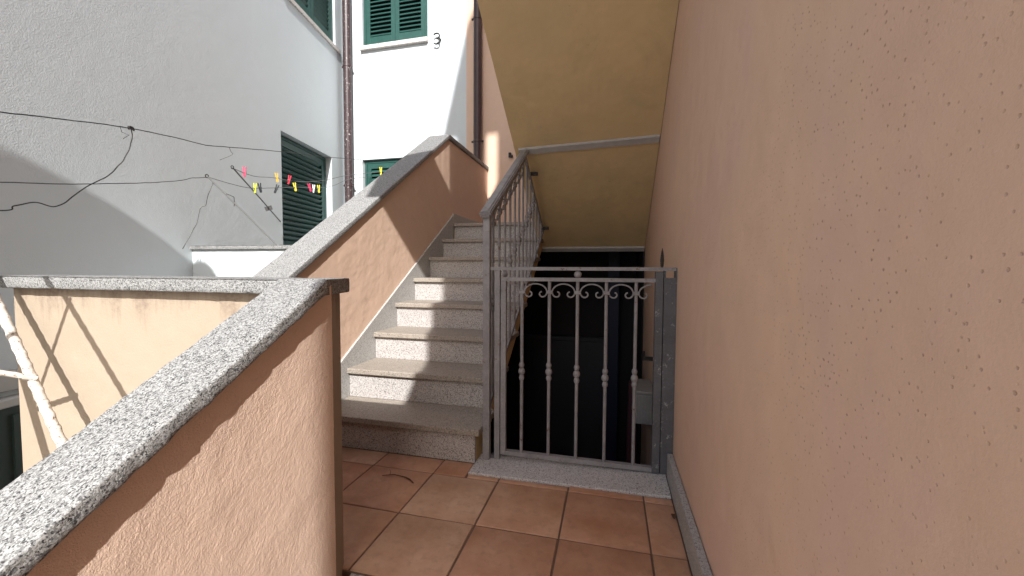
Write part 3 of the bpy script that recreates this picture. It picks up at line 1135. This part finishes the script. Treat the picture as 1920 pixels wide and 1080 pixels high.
# ------------------------------------------------------------------ downpipes
def downpipe(x, y, r, label, mat, clips, z0, z1):
    t = thing('downpipe', label, 'pipe', (x, y, z0))
    bm = bmesh.new()
    lathe(bm, [(r, z0), (r, z1)], x, y, 20)
    obj('pipe', bm, mat, t, smooth=True)
    for z in clips:
        bm = bmesh.new()
        lathe(bm, [(r + 0.001, z - 0.015), (r + 0.006, z - 0.012), (r + 0.006, z + 0.012), (r + 0.001, z + 0.015)], x, y, 20)
        c_ = obj('clip', bm, mat, t, smooth=True)
        bm = bmesh.new()
        box(bm, x - r - 0.028, x + r + 0.028, y - 0.008, y + 0.004, z - 0.012, z + 0.012)
        obj('clip_ear', bm, 'black_iron' if mat == 'pipe_dark' else mat, c_)
        bm = bmesh.new()
        box(bm, x - 0.01, x + 0.01, y + r * 0.9, 3.79, z - 0.01, z + 0.01)
        obj('clip_stem', bm, 'black_iron', c_)
    return t


downpipe(-2.875, 3.70, 0.058, 'brown metal downpipe in the corner of the white house', 'pipe', (3.88, 2.20, 5.2), -1.6, 6.4)
downpipe(-0.915, 3.70, 0.055, 'dark brown downpipe on the pink wall above the stair coping', 'pipe_dark', (4.27, 2.69), 1.48, 6.4)

# ------------------------------------------------------------------ iron hook and clamp on the walls
hk = thing('iron_hook', 'curled black iron hook on the white wall beside the upper shutter', 'hook', (-1.5, 3.78, 4.12))
bm = bmesh.new()
pts = []
for i in range(9):
    a = PI * 0.85 - PI * 1.35 * i / 8
    pts.append((-1.515 + 0.045 * math.cos(a), 3.735, 4.150 + 0.036 * math.sin(a)))
for i in range(9):
    a = PI * 0.45 - PI * 1.30 * i / 8
    pts.append((-1.515 + 0.042 * math.cos(a), 3.735, 4.080 + 0.036 * math.sin(a)))
tube(bm, pts, 0.010, 6)
obj('curl', bm, 'black_iron', hk, smooth=True)
bm = bmesh.new()
tube(bm, [(-1.47, 3.735, 4.115), (-1.47, 3.782, 4.115)], 0.009, 6)
obj('stem', bm, 'black_iron', hk)
kb = thing('wall_clamp', 'small black iron clamp on the pink wall above the railing', 'bracket', (-0.485, 3.77, 2.50))
obj('plate', newbox(-0.505, -0.470, 3.745, 3.774, 2.475, 2.535, bev=0.003), 'black_iron', kb)
obj('jaw', newbox(-0.475, -0.445, 3.735, 3.760, 2.470, 2.500, bev=0.003), 'black_iron', kb)

# ------------------------------------------------------------------ clothes lines
def wire(pts, r, label, mat='wire', name='wire', n=5, jit=0.0):
    P = [V(p) for p in pts]
    out = []
    for i in range(len(P) - 1):                                 # Catmull-Rom through the points
        p0, p1, p2, p3 = P[max(i - 1, 0)], P[i], P[i + 1], P[min(i + 2, len(P) - 1)]
        for k in range(8):
            t = k / 8
            q = 0.5 * ((2 * p1) + (p2 - p0) * t + (2 * p0 - 5 * p1 + 4 * p2 - p3) * t * t + (3 * p1 - p0 - 3 * p2 + p3) * t ** 3)
            if jit:
                q = q + V((nz(q, 14), nz(q + V((4, 0, 0)), 14), nz(q + V((0, 4, 0)), 14))) * jit
            out.append(q)
    out.append(P[-1])
    bm = bmesh.new()
    tube(bm, out, r, n)
    return tag(obj(name, bm, mat, smooth=True), label, 'wire')


W1 = [(-2.05, -0.58, 1.68), (-2.114, -0.198, 1.747), (-2.133, -0.086, 1.773), (-2.179, 0.183, 1.836), (-2.239, 0.535, 1.911), (-2.309, 0.944, 1.966), (-2.342, 1.136, 1.985), (-2.385, 1.384, 2.043), (-2.500, 2.056, 2.202), (-2.554, 2.375, 2.272), (-2.60, 2.9, 2.375), (-2.692, 3.79, 2.580)]
wire(W1, 0.0034, 'dark wire sagging across the white side wall, topmost of the lines', jit=0.003)
W2 = [(-2.243, 0.555, 1.915), (-2.244, 0.560, 1.857), (-2.238, 0.529, 1.755), (-2.228, 0.465, 1.646), (-2.215, 0.394, 1.569), (-2.197, 0.289, 1.488), (-2.185, 0.218, 1.412), (-2.170, 0.126, 1.340), (-2.155, 0.040, 1.346), (-2.139, -0.054, 1.312), (-2.133, -0.086, 1.286), (-2.09, -0.35, 1.25)]
wire(W2, 0.0032, 'loose end of dark wire hanging in a curve from the topmost line', jit=0.006)
W3 = [(-2.02, -0.60, 1.34), (-2.080, -0.225, 1.397), (-2.099, -0.114, 1.419), (-2.144, 0.151, 1.467), (-2.222, 0.604, 1.570), (-2.270, 0.885, 1.649), (-2.286, 0.976, 1.686), (-2.311, 1.124, 1.725)]
wire(W3, 0.0026, 'thin wire running level from the left to the lower line rod', 'wire', jit=0.003)
# knots and stubs
bm = bmesh.new()
kx = V((-2.243, 0.555, 1.915))
tube(bm, [kx + V((0.006 * math.cos(a * 1.3), 0.016 * math.sin(a), 0.012 * math.cos(a * 1.9))) for a in [i * 0.7 for i in range(26)]], 0.0032, 5)
tube(bm, [kx, kx + V((0.01, -0.07, -0.01)), kx + V((0.01, -0.06, -0.045)), kx + V((0.01, -0.02, -0.05)), kx + V((0.01, -0.055, -0.085))], 0.0018, 5)
tag(obj('wire_knot', bm, 'wire', smooth=True), 'frayed wire knot tied on the topmost line', 'knot')
wire([(-2.385, 1.384, 2.043), (-2.387, 1.40, 2.01), (-2.389, 1.411, 1.987), (-2.366, 1.276, 1.905)], 0.0022, 'short bent wire stub hanging off the topmost line', 'wire_grey')
wire([(-2.319, 1.174, 1.690), (-2.342, 1.135, 1.561), (-2.373, 1.146, 1.508), (-2.398, 1.121, 1.476), (-2.426, 1.108, 1.355), (-2.45, 1.013, 1.15)], 0.003, 'kinked grey strand drawn for a wire shadow below the lower line rod', 'wire_grey', jit=0.004)  # thin grey tube stands in for a wire's shadow on the wall

R1B, T1, R2B, T2 = V((-1.78, 1.25, 1.180)), V((-2.311, 1.124, 1.727)), V((-2.735, 2.29, 1.515)), V((-2.356, 1.388, 1.865))


def rod(base, tip, label, plate=False):
    t = thing('line_rod', label, 'rod', base, group='rods that carry the clothes lines')
    bm = bmesh.new()
    tube(bm, [base, base.lerp(tip, 0.5) + V((0, 0, 0.004)), tip], 0.006, 7)
    obj('rod', bm, 'wire_grey', t, smooth=True)
    bm = bmesh.new()
    d = (tip - base).normalized()
    lo = [tip + V((0.0, 0.013 * math.cos(a), 0.013 * math.sin(a))) + d * 0.012 for a in [2 * PI * i / 10 for i in range(11)]]
    tube(bm, lo, 0.004, 5)
    obj('eye', bm, 'wire', t, smooth=True)
    if plate:
        c_ = base.lerp(tip, 0.30)
        bm = bmesh.new()
        b = bmesh.new()
        box(b, -0.035, 0.035, -0.004, 0.004, -0.022, 0.022)
        merge(bm, b, Matrix.Translation(c_) @ Matrix.Rotation(math.radians(25), 4, 'X') @ Matrix.Rotation(math.radians(70), 4, 'Z'))
        obj('plate', bm, 'wire_grey', t)
    else:
        bm = bmesh.new()
        c_ = base.lerp(tip, 0.72)
        tube(bm, [c_ + V((0, -.01, .02)), c_ + V((0.03, 0.03, 0.0)), c_ + V((0.035, 0.03, -0.05)), c_ + V((0.03, 0.028, -0.075))], 0.003, 5)
        obj('tie', bm, 'wire', t, smooth=True)
    return t


rod(R1B, T1, 'thin metal rod leaning up from the low white wall')
rod(R2B, T2, 'thin metal rod with a small plate beside the dark shutter', True)
LA = [(-2.357, 1.389, 1.862), (-2.342, 1.577, 1.838), (-2.326, 1.770, 1.865), (-2.309, 1.983, 1.879), (-2.293, 2.184, 1.910), (-2.273, 2.446, 1.981), (-2.251, 2.742, 2.093), (-2.218, 3.178, 2.222), (-2.194, 3.490, 2.313), (-2.173, 3.83, 2.39)]
LB = [(-2.311, 1.126, 1.727), (-2.321, 1.318, 1.717), (-2.344, 1.520, 1.721), (-2.362, 1.681, 1.749), (-2.391, 1.932, 1.804), (-2.423, 2.217, 1.866), (-2.461, 2.546, 1.920), (-2.498, 2.871, 2.017), (-2.542, 3.247, 2.178), (-2.601, 3.83, 2.34)]
wire(LA, 0.003, 'upper drying line carrying the pink peg, strung from the plate rod', 'wire_grey', 'clothes_line')
wire(LB, 0.003, 'lower drying line carrying the black peg, strung from the leaning rod', 'wire_grey', 'clothes_line')


def peg(p, col, label, tilt, yaw, down=0.5, scale=1.0):
    """Spring clothes peg: two jaws joined by a spring, clipped on a line at p."""
    t = thing('clothes_peg', label, 'clothes peg', p, yaw, 'clothes pegs on the drying lines')
    t.rotation_euler = (0, tilt, yaw)
    L, W, D = 0.080 * scale, 0.011 * scale, 0.008 * scale
    zc = L * (0.5 - down)
    for s in (-1, 1):
        b = bmesh.new()
        pr = [(0.001, -L / 2), (D, -L / 2 + 0.004), (D * 1.1, 0.0), (D * 1.7, L / 2), (D * 0.7, L / 2), (0.002, 0.004)]
        prism(b, [(s * x, z + zc) for x, z in pr], 'y', -W / 2, W / 2)
        obj('jaw', b, col, t, local=True)
    b = bmesh.new()
    tube(b, [(-0.013 * scale, 0, zc), (0.013 * scale, 0, zc)], 0.005 * scale, 8)
    obj('spring', b, 'wire_grey', t, local=True, smooth=True)
    return t


YW = math.radians(25)
for p, col, lab, tilt, yaw, down in (
        ((-2.349, 1.493, 1.850), 'peg_pink', 'pink clothes peg nearest the rod tip on the upper line', 0.05, 0.6, 0.45),
        ((-2.322, 1.825, 1.872), 'peg_orange', 'orange yellow clothes peg at the edge of the dark shutter', -0.10, 0.9, 0.45),
        ((-2.311, 1.965, 1.880), 'peg_red', 'red clothes peg on the upper line against the dark shutter', 0.22, 0.4, 0.45),
        ((-2.197, 3.445, 2.305), 'peg_yellow', 'yellow clothes peg alone in front of the far shutter', 0.0, 0.3, 0.45),
        ((-2.353, 1.604, 1.738), 'peg_lime', 'lime clothes peg beside the black one on the lower line', 0.08, 0.5, 0.55),
        ((-2.357, 1.662, 1.748), 'peg_black', 'black clothes peg with open legs on the lower line', -0.15, 1.0, 0.5),
        ((-2.385, 1.881, 1.785), 'peg_black', 'black clothes peg hanging tilted under the orange one', 0.35, 0.5, 0.55),
        ((-2.417, 2.160, 1.856), 'peg_yellow', 'yellow clothes peg just right of the red one', -0.16, 0.5, 0.5),
        ((-2.445, 2.405, 1.899), 'peg_pink', 'pink clothes peg beside the white one on the lower line', -0.25, 1.0, 0.5),
        ((-2.451, 2.475, 1.908), 'peg_white', 'white clothes peg between pink and yellow pegs', 0.10, 0.4, 0.6),
        ((-2.462, 2.570, 1.925), 'peg_yellow', 'yellow clothes peg just right of the white one', -0.05, 0.4, 0.6)):
    peg(V(p), col, lab, tilt, yaw, down, 1.12 if p[1] < 3 else 1.3)

# ------------------------------------------------------------------ rebar rack on the left
rk = thing('rebar_rack', 'flaking white painted bars leaning in front of the sunlit parapet', 'rack', (-0.7, -0.56, -1.6))


def long_bar(p0, p1, r, ribs, name='bar'):
    p0, p1 = V(p0), V(p1)
    n = max(20, int((p1 - p0).length / 0.006))
    pts = [p0.lerp(p1, i / n) for i in range(n + 1)]
    bm = bmesh.new()
    if ribs:
        tube(bm, pts, r, 12, rfun=lambda k, t: 1 + 0.16 * max(0.0, math.sin(t + k * 0.75)))
    else:
        tube(bm, pts, r, 12, rfun=lambda k, t: 1 + 0.05 * nz(V((math.cos(t), math.sin(t), k * 0.1)), 1.5))
    return obj(name, bm, 'white_rebar', rk, smooth=True)


d1 = V((-0.96, -0.558, 0.547)) - V((-1.326, -0.513, 0.98))
b1a = V((-1.326, -0.520, 0.98)) - d1 * 0.6
b1b = V((-0.96, -0.558, 0.547)) + d1 * 4.96
long_bar(b1a, b1b, 0.0130, True)
d2 = V((-0.669, -0.882, 0.92)) - V((-0.995, -0.882, 1.33))
long_bar(V((-0.995, -0.882, 1.33)) - d2 * 0.5, V((-0.669, -0.882, 0.92)) + d2 * 0.35, 0.010, True)
d3 = V((-1.097, -0.844, 0.631)) - V((-1.213, -0.844, 0.951))
long_bar(V((-1.213, -0.844, 0.951)) - d3 * 0.2, V((-1.097, -0.844, 0.631)) + d3 * 0.15, 0.020, False)
jn = V((-1.013, -0.553, 0.632))
p3 = V((-1.155, -0.844, 0.790))
long_bar(p3, V((-0.912, -0.882, 1.253)), 0.0075, True, 'cross_bar')
long_bar(jn, p3, 0.0085, True, 'cross_bar')

# ------------------------------------------------------------------ litter on the tiles
bm = bmesh.new()
tube(bm, [(-0.225, 0.240, 0.004), (-0.17, 0.256, 0.007), (-0.107, 0.249, 0.006), (-0.075, 0.234, 0.007), (-0.047, 0.215, 0.004)], [0.0015, 0.002, 0.003, 0.0035, 0.002], 6)
tube(bm, [(-0.19, 0.250, 0.005), (-0.20, 0.275, 0.008), (-0.216, 0.292, 0.010)], [0.0015, 0.001, 0.0008], 5)
tag(obj('twig', bm, 'twig', smooth=True), 'thin dry twig lying on a terracotta tile', 'twig')
bm = bmesh.new()
vs = []
for i in range(8):
    a = 2 * PI * i / 8
    vs.append(bm.verts.new((1.098 + 0.010 * math.cos(a), 0.243 + 0.018 * math.sin(a), 0.004 + 0.006 * abs(math.cos(a)))))
cv = bm.verts.new((1.098, 0.243, 0.010))
cb = bm.verts.new((1.098, 0.243, 0.002))
for i in range(8):
    bm.faces.new((vs[i], vs[(i + 1) % 8], cv))
    bm.faces.new((vs[(i + 1) % 8], vs[i], cb))
tag(obj('dead_leaf', bm, 'twig'), 'small brown dead leaf at the foot of the skirting', 'leaf')

# ------------------------------------------------------------------ added unseen round-headed pier behind the viewer (casts the curved shade)
bm = bmesh.new()
poly = [(-1.814, -1.6)]
for i in range(25):
    a = PI - PI * i / 24
    poly.append((-1.564 + 0.25 * math.cos(a), 2.80 + 0.44 * math.sin(a)))
poly.append((-1.314, -1.6))
prism(bm, poly, 'y', -1.66, -1.54)
tag(obj('shade_caster', bm, 'white'), 'tall round-headed shade pier standing in the courtyard', 'caster')
